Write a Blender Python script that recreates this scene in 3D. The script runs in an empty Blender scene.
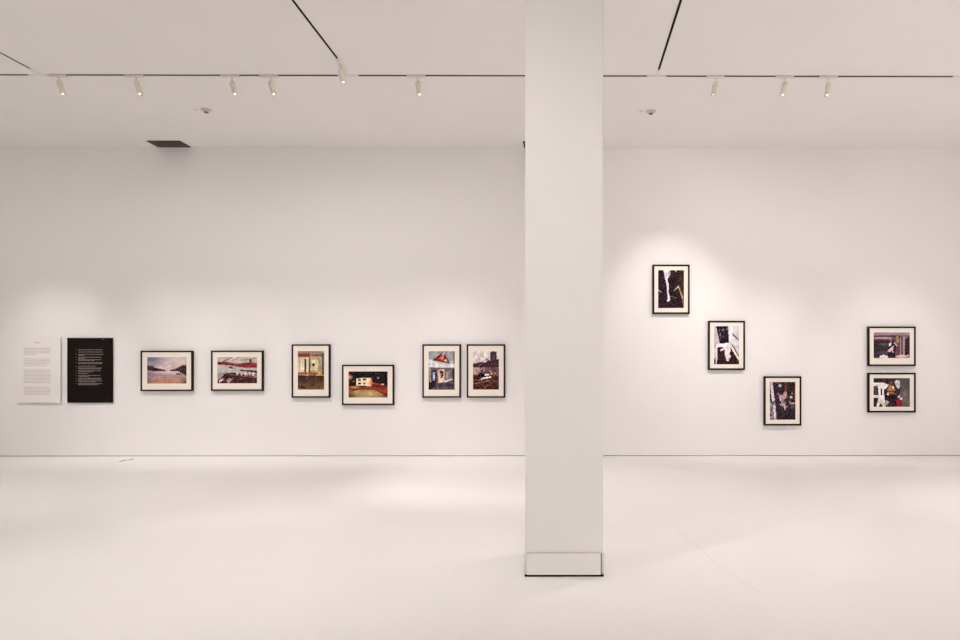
import bpy, bmesh, math, random
from mathutils import Vector, Matrix
S = bpy.context.scene
COL = S.collection
random.seed(7)
H = 4.985                     # ceiling height
TY = -2.666                   # the cross track's distance from the wall

# ------------------------------------------------------------------ materials
def lin(c):
    c = c / 255.0
    return c / 12.92 if c <= 0.04045 else ((c + 0.055) / 1.055) ** 2.4
def rgb(r, g, b): return (lin(r), lin(g), lin(b), 1)

def mat(name, col, rough=0.6, spec=0.4, noise=None, bump=None, metal=0):
    m = bpy.data.materials.new(name); m.use_nodes = True
    nt = m.node_tree; b = nt.nodes['Principled BSDF']
    b.inputs['Base Color'].default_value = col
    b.inputs['Roughness'].default_value = rough
    b.inputs['Specular IOR Level'].default_value = spec
    b.inputs['Metallic'].default_value = metal
    tc = nt.nodes.new('ShaderNodeTexCoord')
    if noise:
        sc, amt = noise
        n = nt.nodes.new('ShaderNodeTexNoise'); n.inputs['Scale'].default_value = sc
        n.inputs['Detail'].default_value = 5
        nt.links.new(tc.outputs['Object'], n.inputs['Vector'])
        r = nt.nodes.new('ShaderNodeMapRange')
        r.inputs['From Min'].default_value = 0.3; r.inputs['From Max'].default_value = 0.7
        r.inputs['To Min'].default_value = 1 - amt; r.inputs['To Max'].default_value = 1 + amt
        nt.links.new(n.outputs['Fac'], r.inputs['Value'])
        mx = nt.nodes.new('ShaderNodeVectorMath'); mx.operation = 'SCALE'
        mx.inputs[0].default_value = col[:3]
        nt.links.new(r.outputs['Result'], mx.inputs['Scale'])
        nt.links.new(mx.outputs['Vector'], b.inputs['Base Color'])
    if bump:
        sc, st = bump
        n2 = nt.nodes.new('ShaderNodeTexNoise'); n2.inputs['Scale'].default_value = sc
        n2.inputs['Detail'].default_value = 4
        nt.links.new(tc.outputs['Object'], n2.inputs['Vector'])
        bp = nt.nodes.new('ShaderNodeBump'); bp.inputs['Strength'].default_value = st
        bp.inputs['Distance'].default_value = 0.01
        nt.links.new(n2.outputs['Fac'], bp.inputs['Height'])
        nt.links.new(bp.outputs['Normal'], b.inputs['Normal'])
    return m

M = {}
M['wall'] = mat('wall_paint', (.835, .820, .812, 1), .75, .25, (1.1, .006), (40, .03))
M['ceiling'] = mat('ceiling_paint', (.835, .818, .808, 1), .85, .15, (.9, .010), (6, .05))
M['floor'] = mat('floor_paint', (.845, .832, .822, 1), .42, .35, (1.6, .010), (9, .03))
M['column'] = mat('column_paint', (.82, .808, .80, 1), .75, .25, (2, .006))
M['skirting'] = mat('skirting_paint', (.825, .81, .80, 1), .55, .35, (5, .01))
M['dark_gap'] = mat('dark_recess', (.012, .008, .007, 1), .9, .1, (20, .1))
M['frame'] = mat('frame_black_wood', (.013, .0068, .0042, 1), .55, .12, (6, .04))
M['mat'] = mat('mat_board', (.87, .80, .72, 1), .9, .1, (60, .01))
M['fixture'] = mat('fixture_white', (.73, .68, .58, 1), .45, .4, (40, .01))
M['adapter'] = mat('adapter_white', (.77, .74, .71, 1), .5, .3, (40, .01))
M['whiteboard'] = mat('panel_white', (.83, .812, .80, 1), .7, .2, (20, .006))
M['blackboard'] = mat('panel_black', (.0085, .0058, .0048, 1), .7, .1, (20, .1))
M['grey_ink'] = mat('ink_grey', (.50, .455, .43, 1), .8, .1, (80, .05))
M['title_ink'] = mat('ink_dark_grey', (.42, .385, .37, 1), .8, .1, (80, .05))
M['light_ink'] = mat('ink_cream', (.34, .29, .26, 1), .8, .1, (80, .05))
M['vent'] = mat('vent_grey', (.19, .165, .15, 1), .6, .2, (30, .04))
M['vent_dark'] = mat('vent_dark', (.05, .042, .037, 1), .8, .2, (30, .05))
M['detector'] = mat('detector_plastic', (.66, .55, .45, 1), .5, .4, (50, .02))
M['detector_dark'] = mat('detector_grille', (.22, .15, .10, 1), .6, .3, (50, .05))
M['button'] = mat('cover_cap', (.74, .70, .67, 1), .6, .3, (50, .02))
M['scuff'] = mat('grey_tape', (.22, .19, .165, 1), .7, .2, (50, .1))
M['seam'] = mat('floor_seam', (.73, .70, .68, 1), .6, .2, (8, .05))

M['reveal'] = mat('wall_foot_reveal', (.16, .115, .09, 1), .8, .1, (20, .1))

def glass():
    m = bpy.data.materials.new('picture_glass'); m.use_nodes = True
    nt = m.node_tree; nt.nodes.clear()
    o = nt.nodes.new('ShaderNodeOutputMaterial')
    t = nt.nodes.new('ShaderNodeBsdfTransparent'); g = nt.nodes.new('ShaderNodeBsdfGlossy')
    g.inputs['Roughness'].default_value = .03
    mx = nt.nodes.new('ShaderNodeMixShader'); mx.inputs[0].default_value = .008
    nt.links.new(t.outputs[0], mx.inputs[1]); nt.links.new(g.outputs[0], mx.inputs[2])
    nt.links.new(mx.outputs[0], o.inputs['Surface'])
    return m
M['glass'] = glass()

def emit(name, col, st):
    m = bpy.data.materials.new(name); m.use_nodes = True
    b = m.node_tree.nodes['Principled BSDF']
    b.inputs['Base Color'].default_value = (.8, .8, .8, 1)
    b.inputs['Emission Color'].default_value = col
    b.inputs['Emission Strength'].default_value = st
    return m
M['lens'] = emit('lamp_lens', (1, .95, .88, 1), 2.6)

def printmat():
    m = bpy.data.materials.new('photo_paper'); m.use_nodes = True
    nt = m.node_tree; b = nt.nodes['Principled BSDF']
    a = nt.nodes.new('ShaderNodeAttribute'); a.attribute_name = 'ink'
    nt.links.new(a.outputs['Color'], b.inputs['Base Color'])
    b.inputs['Roughness'].default_value = .5; b.inputs['Specular IOR Level'].default_value = .06
    return m
M['print'] = printmat()

# ------------------------------------------------------------------ helpers
def link(name, bm, m, parent=None, smooth=False):
    me = bpy.data.meshes.new(name)
    bmesh.ops.recalc_face_normals(bm, faces=bm.faces)
    bm.to_mesh(me); bm.free()
    if smooth:
        for p in me.polygons: p.use_smooth = True
    me.materials.append(m)
    o = bpy.data.objects.new(name, me); COL.objects.link(o)
    if parent is not None: o.parent = parent
    return o

def box(bm, x0, x1, y0, y1, z0, z1, bev=0):
    vs = [bm.verts.new((x, y, z)) for x in (x0, x1) for y in (y0, y1) for z in (z0, z1)]
    fs = [(0, 1, 3, 2), (4, 6, 7, 5), (0, 4, 5, 1), (2, 3, 7, 6), (0, 2, 6, 4), (1, 5, 7, 3)]
    faces = [bm.faces.new([vs[i] for i in f]) for f in fs]
    if bev:
        es = list({e for f in faces for e in f.edges})
        bmesh.ops.bevel(bm, geom=es, offset=bev, segments=2, affect='EDGES', profile=.5)

def tube(bm, a, b, r, n=20, r2=None, caps=True):
    a, b = Vector(a), Vector(b); d = b - a
    mt = Matrix.Translation((a + b) / 2) @ d.to_track_quat('Z', 'Y').to_matrix().to_4x4()
    bmesh.ops.create_cone(bm, cap_ends=caps, segments=n, radius1=r, radius2=r if r2 is None else r2, depth=d.length, matrix=mt)

def lathe(bm, prof, n=28):
    rings = []
    for r, z in prof:
        rings.append([bm.verts.new((r * math.cos(2 * math.pi * k / n), r * math.sin(2 * math.pi * k / n), z)) for k in range(n)])
    for a, b in zip(rings, rings[1:]):
        for k in range(n):
            bm.faces.new((a[k], a[(k + 1) % n], b[(k + 1) % n], b[k]))
    bm.faces.new(rings[0]); bm.faces.new(rings[-1])

def tag(o, label, cat, group=None):
    o['label'] = label; o['category'] = cat
    if group: o['group'] = group
    return o
def empty(name, loc, label, cat, group=None):
    o = bpy.data.objects.new(name, None); COL.objects.link(o)
    o.empty_display_size = .1; o.location = loc
    return tag(o, label, cat, group)
def struct(name, boxes, m, bev=0):
    bm = bmesh.new()
    for b in boxes: box(bm, *b, bev)
    o = link(name, bm, m); o['kind'] = 'structure'
    return o

# ------------------------------------------------------------------ room
XL, XR, YB = -11.8, 8.6, -14.0
struct('floor', [(XL - .2, XR + .2, YB - .2, .3, -.2, 0)], M['floor'])
struct('ceiling', [(XL - .2, XR + .2, YB - .2, .3, H, H + .2)], M['ceiling'])
# the display wall stops a finger's width above the floor; the reveal behind it is dark
struct('wall_back', [(XL, XR, 0, .2, .010, H)], M['wall'])
struct('trim_1', [(XL, XR, .022, .2, 0, .010)], M['reveal'])
struct('wall_left', [(XL - .2, XL, YB, .2, 0, H)], M['wall'])
struct('wall_right', [(XR, XR + .2, YB, .2, 0, H)], M['wall'])
struct('wall_front', [(XL, XR, YB - .2, YB, 0, H)], M['wall'])

# a faint seam across the floor paint, beside the column's shadow
bm = bmesh.new()
pts = [(1.005, -4.27), (1.02, -4.40), (1.055, -4.75), (1.10, -5.05), (1.135, -5.41), (1.20, -5.75), (1.30, -6.12)]
prev = None
for x, y in pts:
    cur = (bm.verts.new((x - .0022, y, .0006)), bm.verts.new((x + .0022, y, .0006)))
    if prev: bm.faces.new((prev[0], prev[1], cur[1], cur[0]))
    prev = cur
link('trim_2', bm, M['seam'])['kind'] = 'structure'

# hairline cracks in the plaster where the wall meets the ceiling
bm = bmesh.new()
for x0, x1 in ((-4.62, -4.48), (-4.26, -4.20), (-3.9, -3.82), (-2.66, -2.60), (1.86, 2.12), (2.2, 2.33), (2.62, 2.78)):
    box(bm, x0, x1, -.002, 0, H - .006, H)
box(bm, 2.42, 2.428, -.13, 0, H - .002, H)
link('trim_3', bm, M['seam'])['kind'] = 'structure'

# ------------------------------------------------------------------ column
CX0, CX1, CY0, CY1 = -.303, .262, -5.785, -5.20
col = empty('square_column', ((CX0 + CX1) / 2, (CY0 + CY1) / 2, 0),
            'white square column standing free in the middle of the gallery floor', 'column')
hx, hy = (CX1 - CX0) / 2, (CY1 - CY0) / 2
bm = bmesh.new(); box(bm, -hx, hx, -hy, hy, .0, H, 0)
bmesh.ops.bevel(bm, geom=[e for e in bm.edges if abs(e.verts[0].co.z - e.verts[1].co.z) > 1], offset=.004, segments=2, affect='EDGES')
link('shaft', bm, M['column'], col)
def skirt(name, x0, x1, y0, y1):
    bm = bmesh.new(); box(bm, x0, x1, y0, y1, .014, .170, .0015)
    return link(name, bm, M['skirting'], col)
skirt('skirting_board', -hx + .010, hx - .017, -hy - .013, -hy - .0005)
skirt('skirting_board', -hx + .004, hx - .004, hy + .0005, hy + .012)
skirt('skirting_board', hx + .0005, hx + .011, -hy - .004, hy)
o = skirt('skirting_board', -.011, -.0005, -hy - .010, hy)
o.location = (-hx - .0035, 0, 0); o.rotation_euler = (0, math.radians(2.2), math.radians(.6))
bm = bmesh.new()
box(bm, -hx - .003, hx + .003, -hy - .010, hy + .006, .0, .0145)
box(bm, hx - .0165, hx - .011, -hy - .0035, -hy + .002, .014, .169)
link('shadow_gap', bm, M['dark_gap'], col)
bm = bmesh.new(); box(bm, -hx + .012, hx - .018, -hy - .0128, -hy - .0005, .1702, .1732)  # grey strip put in as the dark shadow gap atop the front board
link('joint_shade', bm, mat('joint_grey', (.58, .53, .50, 1), .8, .1, (20, .05)), col)

# ------------------------------------------------------------------ printed pictures
def inside(poly, x, y):
    r = False; j = len(poly) - 1
    for i in range(len(poly)):
        xi, yi = poly[i]; xj, yj = poly[j]
        if (yi > y) != (yj > y) and x < (xj - xi) * (y - yi) / (yj - yi) + xi: r = not r
        j = i
    return r
class Pic:
    def __init__(s, w, h, seed):
        s.w, s.h = w, h; s.r = random.Random(seed)
        s.px = [[(0, 0, 0)] * w for _ in range(h)]
        s.a = w / h
    def put(s, i, j, c, al=1):
        o = s.px[j][i]; s.px[j][i] = tuple(o[k] + (c[k] - o[k]) * al for k in range(3))
    def each(s):
        for j in range(s.h):
            for i in range(s.w): yield i, j, (i + .5) / s.w, (j + .5) / s.h
    def grad(s, y0, y1, c0, c1, x0=0, x1=1, horiz=False):
        for i, j, u, v in s.each():
            if x0 <= u <= x1 and y0 <= v <= y1:
                t = (u - x0) / (x1 - x0) if horiz else (v - y0) / (y1 - y0)
                s.put(i, j, tuple(c0[k] + (c1[k] - c0[k]) * t for k in range(3)))
    def poly(s, pts, c, al=1):
        for i, j, u, v in s.each():
            if inside(pts, u, v): s.put(i, j, c, al)
    def rect(s, x0, y0, x1, y1, c, al=1): s.poly([(x0, y0), (x1, y0), (x1, y1), (x0, y1)], c, al)
    def ell(s, x, y, rx, ry, c, al=1, soft=0):
        for i, j, u, v in s.each():
            d = math.hypot((u - x) / rx, (v - y) / ry)
            if soft:
                if d < 1: s.put(i, j, c, al * min(1, (1 - d) / soft))
            elif d < 1: s.put(i, j, c, al)
    def line(s, x0, y0, x1, y1, w, c, al=1):
        dx, dy = (x1 - x0) * s.a, y1 - y0; L = math.hypot(dx, dy)
        for i, j, u, v in s.each():
            px, py = (u - x0) * s.a, v - y0
            t = (px * dx + py * dy) / (L * L)
            if 0 <= t <= 1 and abs(px * dy - py * dx) / L < w / 2: s.put(i, j, c, al)
    def blobs(s, n, x0, y0, x1, y1, r, cols, al=.7):
        for _ in range(n):
            s.ell(s.r.uniform(x0, x1), s.r.uniform(y0, y1), s.r.uniform(.4, 1) * r / s.a ** .5, s.r.uniform(.4, 1) * r, s.r.choice(cols), al)
    def mottle(s, n, amt):
        """Soft blotches of light and dark, as in a busy photograph seen small."""
        g = [[s.r.uniform(-1, 1) for _ in range(n + 2)] for _ in range(n + 2)]
        for i, j, u, v in s.each():
            x, y = u * n, v * n; a, b = int(x), int(y); x -= a; y -= b
            x = x * x * (3 - 2 * x); y = y * y * (3 - 2 * y)
            k = (g[b][a] * (1 - x) + g[b][a + 1] * x) * (1 - y) + (g[b + 1][a] * (1 - x) + g[b + 1][a + 1] * x) * y
            s.px[j][i] = tuple(c * (1 + amt * k) for c in s.px[j][i])
    def grain(s, amt):
        s.mottle(9, amt * 1.5); s.mottle(22, amt * 1.5)
        for j in range(s.h):
            for i in range(s.w): 
                c = s.px[j][i]; g = .3 * c[0] + .55 * c[1] + .15 * c[2]
                s.px[j][i] = tuple(max(8, ((g + (q - g) * .84) - 118) * 1.10 + 113) for q in c)
        for i, j, u, v in s.each():
            k = 1 + s.r.uniform(-amt, amt) * .5; s.px[j][i] = tuple(c * k for c in s.px[j][i])
LW, LH, PW, PH = 66, 44, 44, 66
def harbour():
    p = Pic(LW, LH, 1)
    p.grad(0, .5, (196, 178, 186), (222, 192, 184))
    p.ell(0, 0, .55, .5, (92, 104, 146), .95, 1); p.ell(.75, .05, .5, .3, (214, 200, 196), .7, 1)
    p.grad(.5, 1, (176, 160, 174), (196, 132, 104))
    p.ell(.75, .58, .5, .1, (232, 220, 222), .8, .8); p.ell(.05, .65, .35, .25, (120, 112, 132), .7, 1)
    p.poly([(0, .30), (.08, .34), (.2, .40), (.3, .43), (.47, .48), (.47, .52), (.2, .52), (0, .50)], (66, 38, 42))
    p.poly([(.57, .48), (.7, .45), (.78, .39), (.88, .31), (1, .28), (1, .74), (.95, .66), (.86, .6), (.78, .53), (.57, .52)], (72, 50, 58))
    p.rect(.72, .62, .86, .66, (52, 40, 46)); p.rect(.78, .60, .81, .62, (60, 40, 46))
    p.blobs(12, .0, .32, .2, .48, .04, [(40, 22, 26), (96, 60, 60)], .7); p.ell(.3, .58, .25, .03, (206, 196, 208), .7, .6); p.blobs(50, .1, .72, .95, .98, .03, [(214, 150, 118), (176, 118, 98), (206, 142, 120)], .4)
    p.ell(1, 1, .22, .3, (70, 60, 70), .8, 1); p.ell(0, 1, .15, .3, (100, 80, 80), .7, 1)
    p.grain(.04); return p
def red_boom():
    p = Pic(LW, LH, 2)
    p.grad(0, .5, (198, 188, 176), (176, 172, 174)); p.grad(.5, 1, (170, 170, 174), (150, 146, 150))
    p.ell(.3, .52, .35, .12, (206, 200, 196), .7, 1)
    p.poly([(0, .19), (.2, .17), (.5, .26), (.75, .20), (1, .24), (1, .40), (.7, .41), (.35, .33), (0, .28)], (138, 42, 52))
    p.poly([(.2, .18), (.5, .26), (.6, .28), (.6, .33), (.3, .28)], (166, 76, 76), .6)
    p.rect(.0, .23, .1, .27, (70, 30, 36)); p.line(.12, .2, .36, .02, .03, (74, 52, 56)); p.line(.38, .13, .56, .01, .025, (104, 84, 84))
    p.line(.68, .12, .95, .04, .025, (130, 110, 104)); p.rect(.8, .1, .85, .24, (44, 28, 36)); p.blobs(14, .65, .15, 1, .35, .05, [(96, 24, 36), (180, 60, 60)], .7)
    p.poly([(.27, .36), (.4, .38), (.38, .45), (.3, .42)], (66, 56, 64))
    p.poly([(.0, .92), (.2, .62), (.45, .58), (.7, .68), (1, .76), (1, 1), (0, 1)], (74, 40, 46))
    p.poly([(.55, .48), (1, .52), (1, .62), (.6, .54)], (92, 40, 46))
    for k in range(5):
        x = .46 + k * .1; p.poly([(x, .62), (x + .05, .52 + k * .012), (x + .085, .56 + k * .012), (x + .05, .72)], (236, 196, 186))
    p.poly([(.05, .88), (.14, .8), (.16, .86), (.05, .97)], (214, 186, 166)); p.poly([(.22, .92), (.3, .8), (.42, .78), (.34, .9), (.28, 1)], (198, 148, 128))
    p.blobs(40, .15, .65, 1, 1, .045, [(50, 24, 34), (112, 52, 54), (60, 40, 60), (130, 90, 90)], .6); p.line(.6, .5, 1, .57, .035, (60, 26, 34)); p.line(.3, .66, 1, .8, .02, (150, 110, 110)); p.rect(0, .6, .12, .8, (150, 140, 144), .6)
    p.grain(.06); return p
def shed():
    p = Pic(PW, PH, 3)
    p.rect(0, 0, 1, 1, (184, 166, 128)); p.rect(0, 0, .9, .06, (140, 144, 122)); p.rect(0, .06, .45, .15, (150, 58, 44)); p.rect(.45, .08, .9, .13, (176, 92, 66))
    p.rect(.02, .17, .42, .55, (232, 216, 182)); p.rect(.26, .2, .32, .55, (70, 56, 44)); p.rect(.05, .2, .08, .52, (200, 176, 130))
    p.rect(.42, .12, .48, .6, (126, 96, 66)); p.rect(.5, .22, .8, .52, (212, 200, 158)); p.rect(.55, .32, .64, .40, (46, 34, 26))
    p.rect(.78, .2, .82, .52, (168, 146, 96)); p.rect(0, .55, .42, .61, (196, 92, 68)); p.rect(.42, .56, .8, .63, (176, 106, 66))
    p.rect(.9, .04, 1, .62, (98, 88, 96)); p.ell(.86, .6, .08, .07, (246, 176, 62)); p.rect(.7, .62, .78, .7, (214, 206, 160))
    p.grad(.64, 1, (62, 48, 40), (128, 94, 60)); p.ell(0, .68, .4, .08, (40, 34, 34), .8, .6)
    p.poly([(0, .86), (.25, .92), (.3, .97), (0, .93)], (66, 44, 34)); p.blobs(40, 0, .66, 1, 1, .04, [(90, 66, 44), (140, 104, 70), (58, 44, 38)], .5)
    p.blobs(16, .3, .5, .95, .68, .03, [(110, 50, 40), (50, 40, 36), (220, 180, 110)], .7); p.grain(.07); return p
def night_house():
    p = Pic(LW, LH, 4)
    p.grad(0, .6, (30, 34, 34), (44, 34, 36)); p.ell(.02, .22, .12, .14, (252, 150, 120), 1, .8); p.ell(0, .45, .15, .25, (110, 40, 34), .6, 1)
    p.ell(.13, .38, .03, .04, (200, 150, 120), .8, .5); p.rect(.58, .42, .8, .52, (90, 34, 36)); p.line(.6, .46, .85, .5, .03, (186, 84, 70))
    p.ell(.76, .25, .03, .04, (226, 216, 204), .9, .6); p.ell(.87, .5, .05, .05, (250, 214, 190), 1, .6)
    p.grad(.56, .74, (172, 78, 48), (132, 54, 32)); p.ell(.15, .6, .18, .07, (250, 190, 130), .8, 1)
    p.poly([(.19, .27), (.58, .24), (.58, .56), (.19, .55)], (252, 226, 190)); p.ell(.58, .42, .09, .2, (236, 132, 78), .9, .8); p.rect(.6, .2, .7, .42, (36, 30, 34)); p.poly([(.6, .52), (.8, .5), (1, .56), (1, .62), (.6, .6)], (120, 44, 38))
    for x, y in ((.24, .29), (.37, .28), (.24, .44), (.38, .44)): p.rect(x, y, x + (.08 if y < .4 or x < .3 else .04), y + .07, (62, 28, 22))
    p.poly([(.22, .55), (.55, .56), (.5, .6), (.3, .6)], (60, 20, 12))
    p.poly([(0, .78), (.3, .7), (.6, .7), (1, .9), (1, 1), (0, 1)], (168, 138, 88)); p.ell(.5, .85, .45, .18, (214, 188, 128), .7, 1)
    p.poly([(.55, .64), (1, .7), (1, .9), (.8, .78)], (176, 62, 40)); p.poly([(.75, .78), (1, .88), (1, .94)], (60, 24, 20)); p.poly([(0, .68), (.12, .72), (0, .8)], (190, 76, 50))
    p.ell(0, 1, .2, .3, (50, 30, 26), .8, 1); p.ell(1, 1, .2, .25, (60, 36, 30), .7, 1); p.grain(.05); return p
def shopfront():
    p = Pic(PW, PH, 5)
    p.grad(0, .45, (156, 158, 162), (176, 172, 180)); p.ell(.05, .1, .3, .16, (140, 166, 166), .8, 1); p.rect(.95, 0, 1, .45, (96, 84, 104)); p.ell(.9, .3, .15, .1, (200, 196, 206), .7, 1)
    p.poly([(0, .2), (.2, .26), (.5, .3), (.8, .34), (1, .34), (1, .44), (0, .41)], (222, 220, 224)); p.poly([(0, .3), (.25, .33), (0, .38)], (190, 190, 198))
    p.line(.2, .23, .57, .03, .035, (96, 52, 54)); p.line(.57, .03, .78, .31, .035, (120, 60, 56)); p.poly([(.2, .24), (.52, .08), (.66, .16), (.77, .31), (.5, .28)], (140, 48, 42))
    p.poly([(.38, .2), (.53, .09), (.6, .16), (.52, .24)], (228, 92, 66)); p.poly([(.56, .24), (.68, .2), (.72, .28)], (246, 190, 176)); p.line(.52, .07, .62, .04, .02, (240, 232, 224)); p.rect(.5, .16, .54, .2, (250, 220, 200))
    p.rect(0, .42, 1, .455, (128, 112, 112)); p.rect(0, .455, 1, .84, (104, 86, 92)); p.rect(.02, .46, .09, .84, (168, 152, 150)); p.rect(.13, .5, .3, .82, (42, 38, 54)); p.rect(.17, .55, .25, .76, (150, 172, 206)); p.rect(.19, .62, .23, .7, (210, 218, 230))
    p.poly([(.34, .48), (.62, .47), (.62, .8), (.36, .83)], (216, 190, 164)); p.poly([(.44, .5), (.58, .52), (.57, .62), (.5, .71), (.46, .64), (.43, .58)], (84, 42, 24)); p.rect(.44, .58, .49, .62, (226, 140, 70)); p.rect(.64, .5, .88, .76, (134, 122, 134)); p.rect(.69, .54, .75, .7, (180, 168, 176)); p.rect(.92, .46, 1, .84, (66, 54, 64))
    p.line(.6, .79, .92, .72, .045, (216, 208, 214)); p.grad(.84, 1, (66, 60, 74), (92, 84, 92)); p.poly([(0, .78), (.3, .84), (.12, .98), (0, 1)], (38, 32, 42)); p.ell(.58, .94, .18, .02, (160, 150, 160), .7, .8)
    p.blobs(30, .02, .47, .98, .98, .025, [(50, 38, 48), (160, 140, 140), (110, 90, 90)], .5); p.grain(.07); return p
def rubble():
    p = Pic(PW, PH, 6)
    p.grad(0, .4, (222, 220, 212), (214, 196, 184)); p.poly([(.66, .04), (.74, 0), (.92, .02), (.92, .3), (.66, .3)], (76, 52, 68)); p.rect(.78, .08, .84, .26, (110, 84, 96), .7)
    p.poly([(0, .33), (.2, .3), (.4, .27), (.5, .2), (.62, .24), (.7, .26), (1, .2), (1, .42), (0, .44)], (78, 48, 60)); p.line(.4, .29, .55, .24, .04, (214, 190, 180))
    p.grad(.42, .62, (196, 164, 150), (150, 108, 96)); p.poly([(.3, .5), (.5, .42), (.9, .42), (1, .46), (1, .66), (.25, .66)], (116, 84, 96)); p.ell(.06, .55, .22, .12, (214, 186, 166), .7, 1); p.line(.3, .5, .62, .62, .02, (60, 40, 50)); p.line(.45, .44, .4, .6, .02, (180, 150, 150))
    p.poly([(.1, .62), (.5, .6), (1, .66), (1, 1), (0, 1), (0, .7)], (72, 36, 34)); p.poly([(.25, .56), (.5, .58), (.45, .66), (.2, .64)], (30, 22, 30))
    p.poly([(.64, .5), (.7, .52), (.76, .6), (.66, .62)], (226, 164, 72)); p.poly([(.8, .54), (.88, .58), (.82, .6)], (236, 180, 96)); p.rect(.46, .59, .62, .63, (242, 236, 236)); p.poly([(.18, .78), (.3, .7), (.7, .65), (.7, .69), (.45, .72), (.28, .77)], (240, 232, 230))
    p.line(.1, .84, .8, .74, .02, (200, 150, 130)); p.blobs(60, 0, .72, 1, 1, .045, [(150, 84, 62), (54, 24, 28), (104, 56, 46), (128, 78, 70)], .7); p.blobs(30, .1, .3, 1, .66, .03, [(60, 36, 50), (140, 110, 120)], .5); p.grain(.07); return p
def dark_leg():
    p = Pic(PW, PH, 7)
    p.rect(0, 0, 1, 1, (48, 28, 38)); p.ell(.95, .4, .35, .6, (74, 54, 38), .8, 1)
    p.poly([(.2, 0), (.45, 0), (.44, .14), (.38, .22), (.37, .3), (.42, .38), (.42, .62), (.46, .72), (.44, .82), (.36, .83), (.33, .76), (.36, .7), (.34, .5), (.31, .34)], (238, 230, 234))
    p.poly([(.36, .22), (.42, .2), (.4, .3), (.36, .28)], (60, 36, 50)); p.poly([(.38, .04), (.47, 0), (.47, .14), (.42, .18)], (150, 134, 150)); p.poly([(.34, .72), (.4, .74), (.36, .78)], (60, 30, 40))
    p.line(0, .52, .14, .59, .025, (206, 190, 194)); p.line(.62, .54, .78, .42, .022, (226, 200, 186)); p.line(.77, .4, .96, .76, .03, (196, 156, 106)); p.line(.96, .74, .97, 1, .03, (120, 96, 66))
    p.line(.45, .7, .62, .69, .016, (140, 110, 120)); p.ell(.66, .73, .08, .02, (130, 110, 130), .8); p.line(.66, 0, .7, .04, .03, (190, 190, 180)); p.blobs(14, .5, .05, .95, .4, .03, [(88, 74, 60), (66, 44, 50)], .6); p.grain(.1); return p
def stair_figure():
    p = Pic(PW, PH, 8)
    p.rect(0, 0, 1, 1, (212, 206, 212)); p.rect(0, 0, .1, .85, (206, 192, 194)); p.poly([(.6, 0), (.75, 0), (.72, .4), (.62, .45)], (232, 224, 228))
    p.poly([(.08, 0), (.56, 0), (.6, .44), (.24, .46)], (46, 28, 46)); p.blobs(16, .2, .04, .55, .3, .035, [(120, 96, 130), (84, 50, 70), (200, 190, 210)], .6)
    p.poly([(.0, .1), (.14, .2), (.24, .46), (.1, .6), (0, .5)], (196, 178, 184), .8); p.line(.72, .2, 1, .37, .03, (64, 50, 66))
    p.poly([(.14, .56), (.3, .52), (.7, .5), (1, .86), (1, 1), (.12, 1)], (54, 26, 32)); p.line(.66, .5, 1, .88, .05, (232, 216, 218)); p.line(.72, .48, 1, .8, .03, (80, 40, 40)); p.poly([(0, .86), (.08, .84), (.06, 1), (0, 1)], (50, 30, 36))
    p.poly([(.1, .46), (.6, .44), (.72, .54), (.55, .58), (.3, .54), (.1, .56)], (238, 226, 226)); p.poly([(.42, .55), (.66, .54), (.66, .66), (.6, .72), (.68, .78), (.6, .86), (.56, .82), (.6, .9), (.52, .92), (.44, .76)], (240, 214, 214)); p.line(.25, .64, .42, .58, .05, (226, 206, 208)); p.grain(.05); return p
def crowd_night():
    p = Pic(PW, PH, 9)
    p.rect(0, 0, 1, 1, (44, 34, 44)); p.rect(.04, 0, .4, .04, (120, 40, 40)); p.rect(.58, 0, .65, .3, (120, 58, 40)); p.rect(.95, 0, 1, .5, (120, 60, 44))
    p.line(.06, .02, .14, .5, .07, (206, 196, 204)); p.line(.14, .38, .22, 1, .06, (218, 202, 214)); p.poly([(0, .5), (.12, .58), (.14, .98), (0, .98)], (150, 134, 150)); p.blobs(14, 0, .5, .2, 1, .04, [(40, 28, 40), (190, 170, 190)], .7)
    p.poly([(.38, .36), (.44, .33), (.5, .36), (.56, .3), (.62, .28), (.63, .42), (.57, .46), (.56, .55), (.61, .6), (.62, .72), (.59, .76), (.54, .62), (.49, .66), (.45, .54), (.4, .5)], (206, 170, 184)); p.line(.3, .3, .42, .36, .025, (180, 110, 110)); p.line(.44, .4, .56, .5, .02, (60, 40, 60)); p.ell(.6, .32, .07, .06, (236, 170, 146), .9); p.poly([(.44, .5), (.56, .46), (.52, .64)], (140, 104, 150), .8)
    p.blobs(60, .22, .28, .92, .7, .02, [(60, 40, 50), (120, 70, 70), (170, 130, 140)], .8); p.blobs(22, .22, .28, .9, .66, .022, [(210, 110, 100), (200, 180, 196), (150, 70, 60), (232, 214, 214)], .8); p.ell(.4, .1, .07, .035, (196, 186, 190), .9); p.ell(.83, .4, .05, .03, (222, 206, 206), .9); p.line(.8, .58, 1, .56, .03, (220, 150, 110)); p.blobs(10, .3, .7, .8, .95, .02, [(120, 80, 60), (90, 70, 80)], .6); p.grain(.09); return p
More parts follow.
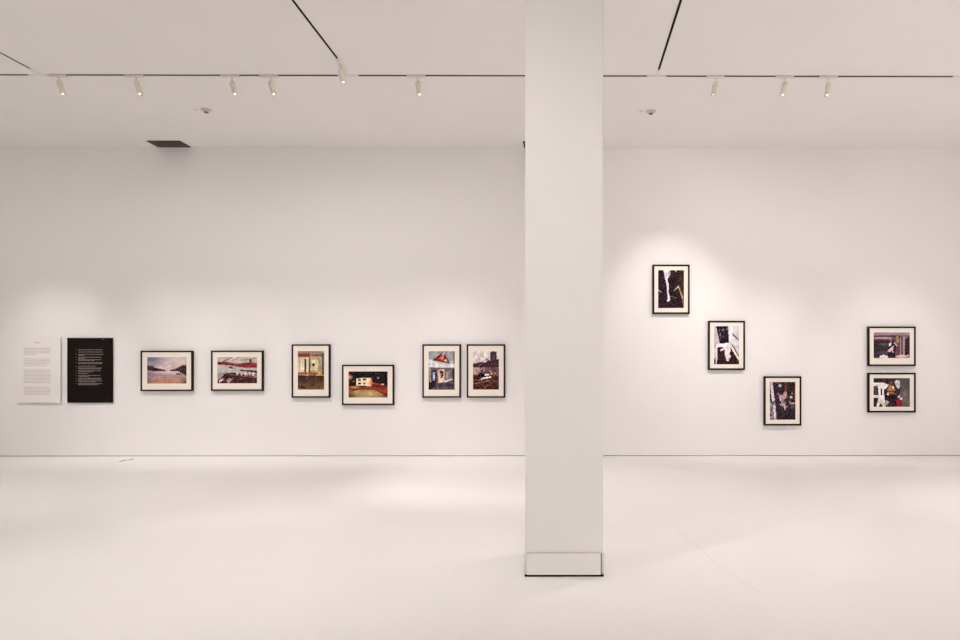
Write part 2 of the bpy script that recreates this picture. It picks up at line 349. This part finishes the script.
def mauve_room():
    p = Pic(LW, LH, 10)
    p.rect(0, 0, 1, 1, (122, 94, 110)); p.rect(0, 0, 1, .12, (160, 132, 146)); p.rect(0, .12, .75, .18, (84, 58, 78)); p.rect(0, .18, .5, .26, (176, 142, 156)); p.rect(0, .27, .6, .32, (112, 52, 66))
    p.poly([(0, .32), (.45, .32), (.42, .98), (0, .98)], (54, 42, 52)); p.ell(.3, .45, .2, .08, (126, 120, 108), .8, 1); p.ell(.12, .55, .1, .15, (80, 56, 40), .7, 1); p.ell(.25, .8, .25, .12, (96, 98, 132), .8, 1)
    p.rect(.62, .2, .72, .9, (112, 70, 76)); p.rect(.72, .2, .76, .9, (182, 146, 154)); p.rect(.77, .15, .8, .9, (90, 68, 92)); p.rect(.8, .15, .86, .9, (178, 146, 152)); p.poly([(.86, .3), (1, .12), (1, .98), (.86, .9)], (50, 38, 48))
    p.poly([(.4, .4), (.48, .28), (.56, .32), (.62, .5), (.6, .98), (.38, .98), (.4, .7)], (32, 20, 30)); p.ell(.48, .3, .04, .06, (176, 96, 96)); p.poly([(.42, .42), (.5, .38), (.48, .5), (.43, .52)], (238, 228, 234)); p.poly([(.5, .56), (.56, .5), (.54, .66), (.46, .74), (.38, .74), (.42, .66)], (226, 178, 190)); p.poly([(.5, .62), (.56, .76), (.52, .78)], (230, 190, 196))
    p.poly([(.62, .14), (.68, .12), (.7, .36), (.64, .44)], (182, 142, 92)); p.line(.56, .4, .66, .52, .05, (206, 184, 196)); p.ell(.28, .94, .12, .07, (232, 226, 236)); p.ell(.76, .92, .16, .05, (222, 184, 182)); p.rect(.0, .97, 1, 1, (206, 200, 206)); p.ell(.95, .9, .04, .06, (196, 140, 130)); p.grain(.06); return p
def ball_chair():
    p = Pic(LW, LH, 11)
    p.rect(0, 0, 1, 1, (62, 42, 46)); p.grad(0, 1, (86, 76, 74), (104, 94, 92), .72, 1); p.ell(.86, .6, .12, .5, (136, 122, 118), .6, 1); p.rect(0, 0, .5, .16, (56, 34, 42))
    p.poly([(0, .17), (.3, .17), (.42, .24), (.36, .34), (.28, .4), (.3, .66), (.14, .66), (.14, .34), (0, .26)], (244, 238, 240)); p.rect(.19, .36, .24, .58, (48, 34, 38)); p.rect(0, .6, .16, .68, (240, 232, 232)); p.rect(0, .28, .12, .58, (84, 70, 60)); p.poly([(.14, .66), (.3, .66), (.34, 1), (.08, 1)], (226, 218, 214)); p.poly([(.14, 1), (.2, .86), (.26, 1)], (50, 36, 40)); p.poly([(.36, .76), (.44, .84), (.3, 1), (.3, .9)], (176, 162, 160))
    p.ell(.5, .53, .16, .3, (40, 24, 40)); p.poly([(.38, .4), (.46, .22), (.56, .3), (.6, .42), (.54, .54), (.38, .52)], (186, 118, 62)); p.rect(.38, .44, .58, .47, (90, 50, 30)); p.ell(.4, .55, .03, .04, (248, 220, 190)); p.ell(.54, .32, .025, .04, (246, 220, 180)); p.rect(.46, .53, .64, .56, (150, 90, 100)); p.ell(.48, .18, .05, .06, (150, 90, 100), .7)
    p.poly([(.58, .14), (.64, .06), (.72, .1), (.73, .3), (.68, .38), (.62, .28)], (200, 202, 206)); p.rect(.63, .75, .77, 1, (176, 22, 44)); p.ell(.7, .65, .03, .05, (240, 214, 204)); p.ell(.76, .72, .03, .04, (248, 234, 230)); p.line(.68, .7, .76, .56, .02, (160, 130, 130)); p.rect(.58, .66, .64, 1, (50, 28, 44)); p.grain(.06); return p

def print_mesh(p, w, h, y):
    """One quad per grain of the print, its ink in a colour attribute."""
    W, Hh = p.w, p.h
    vs = [(-w / 2 + w * i / W, y, h / 2 - h * j / Hh) for j in range(Hh + 1) for i in range(W + 1)]
    fs = []; cols = []
    for j in range(Hh):
        for i in range(W):
            a = j * (W + 1) + i
            fs.append((a, a + W + 1, a + W + 2, a + 1))
            c = p.px[j][i]; cols.append((lin(min(255, max(0, c[0]))), lin(min(255, max(0, c[1]))), lin(min(255, max(0, c[2]))), 1))
    me = bpy.data.meshes.new('photo_print'); me.from_pydata(vs, [], fs)
    at = me.color_attributes.new('ink', 'FLOAT_COLOR', 'CORNER')
    k = 0
    for f, c in zip(me.polygons, cols):
        for _ in range(4): at.data[k].color = c; k += 1
    me.materials.append(M['print'])
    return me

def ring(bm, w, h, iw, ih, y0, y1, dx=0, dz=0, iw1=None, ih1=None):
    """A rectangular ring from y0 (back) to y1 (front); the opening may widen to iw1 x ih1 at the front."""
    iw1 = iw1 or iw; ih1 = ih1 or ih
    def rc(W, Hh, y, dx=0, dz=0): return [bm.verts.new((sx * W / 2 + dx, y, sz * Hh / 2 + dz)) for sx, sz in ((-1, -1), (1, -1), (1, 1), (-1, 1))]
    ob, of = rc(w, h, y0), rc(w, h, y1); ib, if_ = rc(iw, ih, y0, dx, dz), rc(iw1, ih1, y1, dx, dz)
    for k in range(4):
        n = (k + 1) % 4
        for q in ((ob[k], ob[n], of[n], of[k]), (of[k], of[n], if_[n], if_[k]), (if_[k], if_[n], ib[n], ib[k]), (ib[k], ib[n], ob[n], ob[k])):
            bm.faces.new(q)

def framed(x, z, w, h, pw, ph, dz, pic, label, fw=.023):
    x, z = x * .9989, 1.583 + (z - 1.583) * .9989
    r = empty('framed_photograph', (x, 0, z), label, 'framed photograph', 'framed photographs on the gallery wall')
    fd = .052
    bm = bmesh.new(); ring(bm, w, h, w - 2 * fw, h - 2 * fw, -.013, -fd)
    bmesh.ops.bevel(bm, geom=[e for e in bm.edges if all(abs(v.co.y + fd) < 1e-5 for v in e.verts)], offset=.0012, segments=1, affect='EDGES')
    link('frame', bm, M['frame'], r)
    bm = bmesh.new(); box(bm, -w / 2 + .006, w / 2 - .006, -.024, -.013, -h / 2 + .006, h / 2 - .006)
    link('backing_board', bm, M['frame'], r)
    bm = bmesh.new(); box(bm, -.12, .12, -.013, 0, h / 2 - .11, h / 2 - .08); link('hanging_cleat', bm, M['frame'], r)
    bm = bmesh.new(); ring(bm, w - 2 * fw - .001, h - 2 * fw - .001, pw, ph, -.0415, -.0445, 0, dz, pw + .005, ph + .005)
    link('mat_board', bm, M['mat'], r)
    me = print_mesh(pic, pw + .004, ph + .004, -.041)
    o = bpy.data.objects.new('photo_print', me); COL.objects.link(o); o.parent = r; o.location.z = dz
    bm = bmesh.new(); box(bm, -w / 2 + fw, w / 2 - fw, -.0485, -.047, -h / 2 + fw, h / 2 - fw)
    link('glass_pane', bm, M['glass'], r)
    return r
LL, PL = (.833, .647), (.615, .858)
framed(-6.428, 1.376, *LL, .628, .421, .008, harbour(), 'black framed photo of calm pink harbour water between dark headlands, beside the black panel')
framed(-5.299, 1.379, *LL, .634, .421, .008, red_boom(), 'black framed landscape photo of a long red boat boom over grey water')
framed(-4.116, 1.374, *PL, .420, .618, .010, shed(), 'black framed upright photo of a cream and rust coloured building above brown ground')
framed(-3.199, 1.151, *LL, .626, .418, .006, night_house(), 'black framed photo of a lit white house at night, hung lower than its neighbours')
framed(-2.017, 1.374, *PL, .418, .618, .008, shopfront(), 'black framed upright photo with a red triangular gable above a grey shopfront')
framed(-1.304, 1.374, *PL, .416, .616, .010, rubble(), 'black framed upright photo of a dark tower over brown rubble, hung nearest the column')
framed(1.678, 2.690, .597, .795, .415, .608, .003, dark_leg(), 'black framed upright photo of a white streak on black, highest picture on the wall', .027)
framed(2.573, 1.786, .592, .793, .402, .614, .002, stair_figure(), 'black framed upright photo of a white figure on dark stairs, middle of the diagonal three', .027)
framed(3.478, .891, .602, .793, .413, .608, .001, crowd_night(), 'black framed upright photo of pale figures in the dark, lowest picture on the wall', .027)
framed(5.242, 1.772, .771, .639, .584, .418, .014, mauve_room(), 'black framed photo of a figure in a mauve room, upper one of the stacked pair', .027)
framed(5.242, 1.024, .771, .639, .586, .462, .002, ball_chair(), 'black framed photo of a white chair and dark ball, lower one of the stacked pair', .027)

# ------------------------------------------------------------------ text panels
def text_rows(bm, rows, y, th, rnd):
    """rows: (x0, x1, z): a line of small print, broken into words."""
    for x0, x1, z in rows:
        x = x0
        while x < x1 - .006:
            w = min(rnd.uniform(.012, .045), x1 - x)
            box(bm, x, x + w, y - .0006, y, z - th / 2, z + th / 2)
            x += w + .006
def panel(x, z, w, h, m, d0, d1, label, name='text_sign'):
    r = empty(name, (x, 0, z), label, 'text panel', 'text panels at the start of the picture wall')
    bm = bmesh.new(); box(bm, -w / 2, w / 2, -d1, -d0, -h / 2, h / 2, .001)
    link('board', bm, m, r)
    for sx in (-1, 1):
        for sz in (-1, 1):
            bm = bmesh.new(); box(bm, sx * (w / 2 - .09) - .02, sx * (w / 2 - .09) + .02, -d0, 0, sz * (h / 2 - .09) - .02, sz * (h / 2 - .09) + .02)
            link('standoff', bm, m, r)
    return r
s = 1 / 61.4
pw_ = panel(-8.484, 1.393, .703, 1.055, M['whiteboard'], .018, .034, 'white wall text panel printed with four grey paragraphs, beside the black panel')
def X(px): return (px - 38.3) * s
def Z(py): return (369.9 - py) * s
rnd = random.Random(3)
for (ya, yb, n, last) in ((348.6, 354.6, 5, 37), (359.2, 365.4, 5, 46), (370, 382.6, 10, 50), (386.8, 394.2, 6, 50)):
    rows = []
    for k in range(n):
        zz = ya + (yb - ya) * k / (n - 1)
        rows.append((X(24), X(last if k == n - 1 else 51 - rnd.uniform(0, 1.2)), Z(zz)))
    bm = bmesh.new(); text_rows(bm, rows, -.034, .0085, rnd)
    link('text_paragraph', bm, M['grey_ink'], pw_)
bm = bmesh.new(); text_rows(bm, [(X(35.2), X(40), Z(343.1))], -.034, .012, rnd)
link('title_text', bm, M['title_ink'], pw_)
pb_ = panel(-7.664, 1.385, .727, 1.043, M['blackboard'], .010, .026, 'black wall text panel with a pale bulleted list, between white panel and harbour photo')
def X(px): return (px - 90.15) * s
def Z(py): return (370.3 - py) * s
def q(y): return 345 + y / 14.23
for items in ((72, 395, 103, 395), (135, 410, 150, 140), (176, 385, 190, 150), (210, 372, 223, 285), (252, 395, 267, 395), (303, 295), (327, 392, 340, 370), (366, 372, 380, 258), (405, 200), (432, 365, 446, 205), (470, 385, 484, 375), (508, 390, 522, 310), (546, 390, 562, 335)):
    bl = bmesh.new(); box(bl, X(76.4), X(77.0), -.0266, -.026, Z(q(items[0])) - .004, Z(q(items[0])) + .004)
    rows = [(X(78.9), X(75 + items[k + 1] / 14.23), Z(q(items[k]))) for k in range(0, len(items), 2)]
    bm = bmesh.new(); text_rows(bm, rows, -.026, .0075, rnd)
    e = link('list_entry', bm, M['light_ink'], pb_); link('bullet_mark', bl, M['light_ink'], e)
bm = bmesh.new(); text_rows(bm, [(X(102.5), X(104), Z(339.8))], -.026, .006, rnd)
link('corner_text', bm, M['light_ink'], pb_)

# ------------------------------------------------------------------ tracks in the ceiling
SW = .019   # half width of the dark slot
def rail(parent, x0, x1, y0, y1):
    """One straight run: two white lips with a dark slot between them, in the ceiling's plane."""
    bm = bmesh.new(); bs = bmesh.new()
    if x1 - x0 > y1 - y0:
        yc = (y0 + y1) / 2
        for sg in (-1, 1): box(bm, x0, x1, *sorted((yc + sg * SW, yc + sg * (SW + .009))), H - .003, H)
        box(bs, x0, x1, yc - SW, yc + SW, H - .0006, H)
    else:
        xc = (x0 + x1) / 2; w = .0130
        for sg in (-1, 1): box(bm, *sorted((xc + sg * w, xc + sg * (w + .009))), y0, y1, H - .003, H)
        box(bs, xc - w, xc + w, y0, y1, H - .0006, H)
    link('rail', bm, M['adapter'], parent); link('slot', bs, M['dark_gap'], parent)
cross = empty('lighting_track', (-1, TY, H), 'long thin black slot track running across the ceiling parallel to the picture wall', 'lighting track')
TX = [-10.0, -6.31, -2.606, 1.082, 4.79]
junction = [(-10.12, -9.88), (-6.464, -6.20), (-2.752, -2.511), (.967, 1.197), (4.666, 4.91)]
ends = [XL + .3] + [v for j in junction for v in j] + [XR - .3]
def local(o, root):
    o.location = -root.location
for a, b in zip(ends[0::2], ends[1::2]):
    rail(cross, a, b, TY - .025, TY + .025)
for a, b in junction:
    bm = bmesh.new(); box(bm, a, b, TY - .024, TY + .024, H - .006, H, .002)
    box(bm, (a + b) / 2 - .022, (a + b) / 2 + .022, TY - (.27 if a == -2.752 else .17), TY - .02, H - .006, H, .002)
    link('connector', bm, M['adapter'], cross)
for ch in cross.children: ch.location = -cross.location
near = ['short black slot track at the ceiling corner beside the first spotlight from the text panels',
        'black slot track running from the cross track to the camera, carrying the nearest bright spotlight',
        'black slot track meeting the cross track above the round detector beside the column',
        'black slot track branching off past the stacked pair of photos']
for x, lb in zip(TX[1:], near):
    t = empty('lighting_track', (x, -8, H), lb, 'lighting track', 'lighting tracks running away from the picture wall')
    rail(t, x - .02, x + .02, YB + .4, TY - (.27 if x == -2.606 else .17))
    for ch in t.children: ch.location = -t.location

# ------------------------------------------------------------------ spotlights
def spot_light(name, loc, target, W, deg, blend, colr, rad=.018, parent=None):
    l = bpy.data.lights.new(name, 'SPOT'); l.energy = W; l.spot_size = math.radians(deg); l.spot_blend = blend
    l.shadow_soft_size = rad; l.color = colr
    o = bpy.data.objects.new(name, l); COL.objects.link(o)
    o.rotation_euler = (Vector(target) - Vector(loc)).to_track_quat('-Z', 'Y').to_euler()
    o.location = loc
    return o
WARM = (1, .941, .911)
parts = {}
def head_meshes():
    bm = bmesh.new(); box(bm, -.112, .112, -.018, .018, -.030, -.003, .004)
    parts['adapter'] = link('adapter', bm, M['adapter'])
    bm = bmesh.new(); tube(bm, (0, 0, -.03), (0, 0, -.085), .007, 14); tube(bm, (0, 0, -.030), (0, 0, -.036), .016, 18)
    parts['stem'] = link('stem', bm, M['fixture'])
    # lamp head, aimed down its own -Z from the knuckle at the origin
    bm = bmesh.new()
    lathe(bm, [(.020, .014), (.031, .010), (.034, .002), (.034, -.138), (.031, -.141), (.028, -.139), (.026, -.125)])
    for k in range(4): lathe(bm, [(.0345, -.012 - k * .012), (.0365, -.014 - k * .012), (.0365, -.018 - k * .012), (.0345, -.020 - k * .012)])
    parts['lamp_head'] = link('lamp_head', bm, M['fixture'])
    n = 9                                   # a notched snout: two curved cheeks
    for nm, c in (('snout', 0), ('snout_far', math.pi)):
        bm = bmesh.new(); rows = []
        for k in range(n):
            a = c + math.radians(-50 + 100 * k / (n - 1))
            rows.append([bm.verts.new((r * math.cos(a), r * math.sin(a), z)) for r, z in ((.0345, -.134), (.0345, -.176), (.0315, -.176), (.0315, -.134))])
        for a, b in zip(rows, rows[1:]):
            for k in range(4): bm.faces.new((a[k], a[(k + 1) % 4], b[(k + 1) % 4], b[k]))
        bm.faces.new(rows[0]); bm.faces.new(rows[-1])
        parts[nm] = link('snout_cheek', bm, M['fixture'])
    bm = bmesh.new(); lathe(bm, [(.0125, -.1405), (.0125, -.149), (.0105, -.156), (.006, -.160), (.002, -.161)], 20)
    parts['lens'] = link('lens', bm, M['lens'], smooth=True)
    parts['lens'].data.name = 'lens'
first = [True]
def track_light(x, y, target, W, deg, label, along_y=False, offs=.02, blend=1.0, k=1.0):
    r = empty('track_spotlight', (x, y, H), label, 'spotlight', 'white spotlights on the ceiling tracks')
    P = {}
    for nm in ('adapter', 'stem', 'lamp_head', 'snout', 'snout_far', 'lens'):
        if first[0]: P[nm] = parts[nm]
        else: P[nm] = parts[nm].copy(); COL.objects.link(P[nm])
    first[0] = False
    P['adapter'].parent = r; P['stem'].parent = r; P['lamp_head'].parent = r
    P['snout'].parent = P['lamp_head']; P['snout_far'].parent = P['lamp_head']; P['lens'].parent = P['lamp_head']
    if along_y: P['adapter'].rotation_euler = (0, 0, math.pi / 2); P['adapter'].location = (0, 0, 0)
    else: P['adapter'].location = (-offs, 0, 0)
    piv = Vector((x, y, H - .086)); d = (Vector(target) - piv).normalized()
    P['lamp_head'].location = (0, 0, -.086)
    # keep the snout's cheeks to the sides: local x stays level
    zl = -d; xl = Vector((0, 0, 1)).cross(zl)
    xl = xl.normalized() if xl.length > .01 else Vector((1, 0, 0)); yl = zl.cross(xl)
    P['lamp_head'].scale = (.92, .92, .87)
    P['lamp_head'].rotation_euler = Matrix((xl, yl, zl)).transposed().to_euler()
    l = spot_light('lamp', piv + d * .19, target, W, deg, blend, WARM)
    spot_light('spill', piv + d * .19, (target[0], 0, target[2] + .9), SPILL, 112, 1.0, WARM)   # added wide spot per head, lifts the upper wall
    return r
head_meshes()
DEG = 45
SPILL = 21.5
lights = [
 (-6.097, TY, (-6.40, 0, .75), 150, 'white spotlight nearest the ceiling corner junction, first in line from the text panels'),
 (-5.176, TY, (-5.25, 0, .75), 140, 'white spotlight on the cross track in front of the dark vent, second from the junction'),
 (-4.027, TY, (-4.05, 0, .75), 85, 'white spotlight on the cross track just above the round smoke detector near the vent'),
 (-3.563, TY, (-3.25, 0, .65), 85, 'white spotlight on the cross track between the detector and the bright near spotlight'),
 (-1.796, TY, (-1.60, 0, .75), 140, 'white spotlight on the cross track standing alone nearest the column, opposite the tower photo'),
 (1.795, TY, (1.60, 0, 2.25), 205, 'white spotlight past the column, alone on the cross track above the highest photo'),
 (2.634, TY, (2.50, 0, 1.30), 105, 'white spotlight past the column, nearer one of the close pair on the cross track'),
 (3.160, TY, (3.42, 0, .60), 160, 'white spotlight farthest past the column, second of the close pair on the cross track')]
for i, (x, y, t, W, lb) in enumerate(lights):
    track_light(x, y, t, W, DEG, lb, offs=.02 if x < 0 else .006)
track_light(-2.606, -3.01, (-2.35, 0, .95), 80, DEG, 'white spotlight with a glaring lamp where the second track meets the cross track', along_y=True)
track_light(4.98, TY, (5.22, 0, .95), 155, DEG, 'white spotlight at the far end of the cross track, lighting the stacked pair of photos', offs=.04)
track_light(-8.45, TY, (-8.05, 0, .75), 215, DEG, 'white spotlight on the cross track, lighting the black and white text panels')

# fill spots added out of view, no fixtures built: they light the open floor and the other walls
FILL = [
 (-6.31, -5.2, (-6.31, -5.2, 0), 80, 80), (-2.62, -5.2, (-2.62, -5.2, 0), 346, 80), (1.95, -4.2, (1.95, -4.2, 0), 250, 80),
 (-2.62, -8.05, (2.6, -4.0, 0), 190, 64), (-2.62, -8.3, (-3.4, -8.3, 0), 80, 90), (4.79, -8.0, (4.79, -8.0, 0), 100, 90),  # first one inferred from the column's floor shadow
 (1.09, -10.2, (1.09, -14, 1.6), 195, 90), (-2.62, -10.2, (-2.62, -14, 1.6), 260, 90),
 (-6.31, -11.0, (-11.8, -11, 1.6), 450, 90), (4.79, -10.5, (8.6, -10.5, 1.6), 1900, 90),
 (-6.31, -5.5, (-11.8, -4.5, 1.6), 800, 80), (4.79, -5.2, (8.6, -4.5, 1.6), 1250, 80),
 (-2.62, -4.6, (-.85, -1.9, 0), 440, 46), (4.79, -4.6, (5.4, -3.3, 0), 240, 56),
 (-6.31, -4.7, (-6.2, -2.3, 0), 230, 60), (-2.62, -4.9, (-3.7, -2.2, 0), 150, 64), (1.09, -13.0, (0, -5.8, 1.0), 290, 40)]  # last one added to brighten the column front
for x, y, t, W, dg in FILL:
    spot_light('lamp', (x, y, H - .22), t, W, dg, 1.0, WARM, .06)

# ------------------------------------------------------------------ vents, detectors
def vent(x, label):
    w, y0, y1 = .525, -.30, -.004
    r = empty('ceiling_vent', (x, (y0 + y1) / 2, H), label, 'vent', 'grey ceiling vents by the picture wall')
    d = (y1 - y0) / 2
    bm = bmesh.new(); box(bm, -w / 2 + .01, w / 2 - .01, -d + .01, d - .01, -.003, 0); link('backing', bm, M['vent_dark'], r)
    bm = bmesh.new()
    for b in ((-w / 2, w / 2, -d, -d + .018), (-w / 2, w / 2, d - .018, d), (-w / 2, -w / 2 + .018, -d + .018, d - .018), (w / 2 - .018, w / 2, -d + .018, d - .018)):
        box(bm, *b, -.010, 0)
    link('frame', bm, M['vent_dark'], r)
    bm = bmesh.new()
    n = 12
    for k in range(n):
        yy = -d + .03 + (2 * d - .06) * k / (n - 1)
        v = [bm.verts.new(p) for p in ((-w / 2 + .018, yy - .013, -.004), (w / 2 - .018, yy - .013, -.004), (w / 2 - .018, yy + .011, -.010), (-w / 2 + .018, yy + .011, -.010))]
        bm.faces.new(v)
    bmesh.ops.solidify(bm, geom=bm.faces[:], thickness=.0015)
    link('louvres', bm, M['vent'], r)
vent(-6.32, 'dark grey square vent in the ceiling against the wall, above the harbour photos')
vent(-.43, 'dark ceiling vent against the wall, almost wholly hidden behind the column')
def detector(x, y, label, label2):
    r = empty('smoke_detector', (x, y, H), label, 'smoke detector', 'smoke detectors on the ceiling')
    bm = bmesh.new(); lathe(bm, [(.068, 0), (.070, -.005), (.066, -.011), (.054, -.015)]); link('base', bm, M['detector'], r, True)
    bm = bmesh.new(); lathe(bm, [(.043, -.013), (.043, -.022), (.038, -.030), (.032, -.033)]); link('housing', bm, M['detector'], r, True)
    bm = bmesh.new(); lathe(bm, [(.030, -.031), (.030, -.041), (.024, -.046), (.010, -.047)]); link('sensor_grille', bm, M['detector_dark'], r, True)
    bm = bmesh.new(); lathe(bm, [(.030, 0), (.031, -.004), (.026, -.008), (.01, -.009)])
    o = link('sprinkler_cover', bm, M['button'], None, True); o.location = (x - .135, y - .01, H)  # small round cap modelled as a sprinkler cover
    tag(o, label2, 'sprinkler cover', 'small round caps beside the smoke detectors')
detector(-4.942, -1.575, 'round beige smoke detector on the ceiling near the dark vent', 'tiny white round cap on the ceiling beside the detector near the vent')
detector(1.156, -1.55, 'round beige smoke detector on the ceiling just past the column', 'tiny white round cap on the ceiling beside the detector past the column')

# ------------------------------------------------------------------ two scraps on the floor by the wall
for (pts, lb) in (([(-6.850, -.53), (-6.826, -.53), (-6.818, -.41), (-6.838, -.40)], 'grey scrap of tape on the floor under the harbour photo, nearer the viewer'),
                  ([(-6.826, -.395), (-6.796, -.385), (-6.770, -.31), (-6.800, -.30)], 'grey scrap of tape on the floor under the harbour photo, closer to the wall')):
    bm = bmesh.new(); lo = [bm.verts.new((x, y, .0)) for x, y in pts]; hi = [bm.verts.new((x, y, .003 if k < 2 else .007)) for k, (x, y) in enumerate(pts)]
    bm.faces.new(lo); bm.faces.new(hi)
    for k in range(4): bm.faces.new((lo[k], lo[(k + 1) % 4], hi[(k + 1) % 4], hi[k]))
    c = Vector((sum(p[0] for p in pts) / 4, sum(p[1] for p in pts) / 4, 0))
    for v in bm.verts: v.co -= c
    o = link('tape_scrap', bm, M['scuff']); o.location = c; tag(o, lb, 'scrap', 'tape scraps on the floor')

# ------------------------------------------------------------------ camera, world, view
cam = bpy.data.cameras.new('camera'); co = bpy.data.objects.new('camera', cam); COL.objects.link(co)
co.location = (0, -10.5, 1.583); co.rotation_euler = (math.pi / 2, 0, -math.radians(.25))
cam.sensor_width = 36; cam.lens = 650 / 960 * 36
cam.shift_x = (480 - 569.8) / 960; cam.shift_y = (358 - 320) / 960
cam.clip_start = .05; cam.clip_end = 100
S.camera = co
w = bpy.data.worlds.new('world'); S.world = w; w.use_nodes = True
w.node_tree.nodes['Background'].inputs[0].default_value = (0, 0, 0, 1)
S.view_settings.view_transform = 'Standard'; S.view_settings.look = 'None'
S.view_settings.gamma = 1; S.view_settings.use_curve_mapping = False
S.view_settings.exposure = 0.15
S.cycles.max_bounces = 12; S.cycles.diffuse_bounces = 8; S.cycles.transparent_max_bounces = 12
S.cycles.sample_clamp_indirect = 4
S.cycles.sampling_pattern = 'TABULATED_SOBOL'
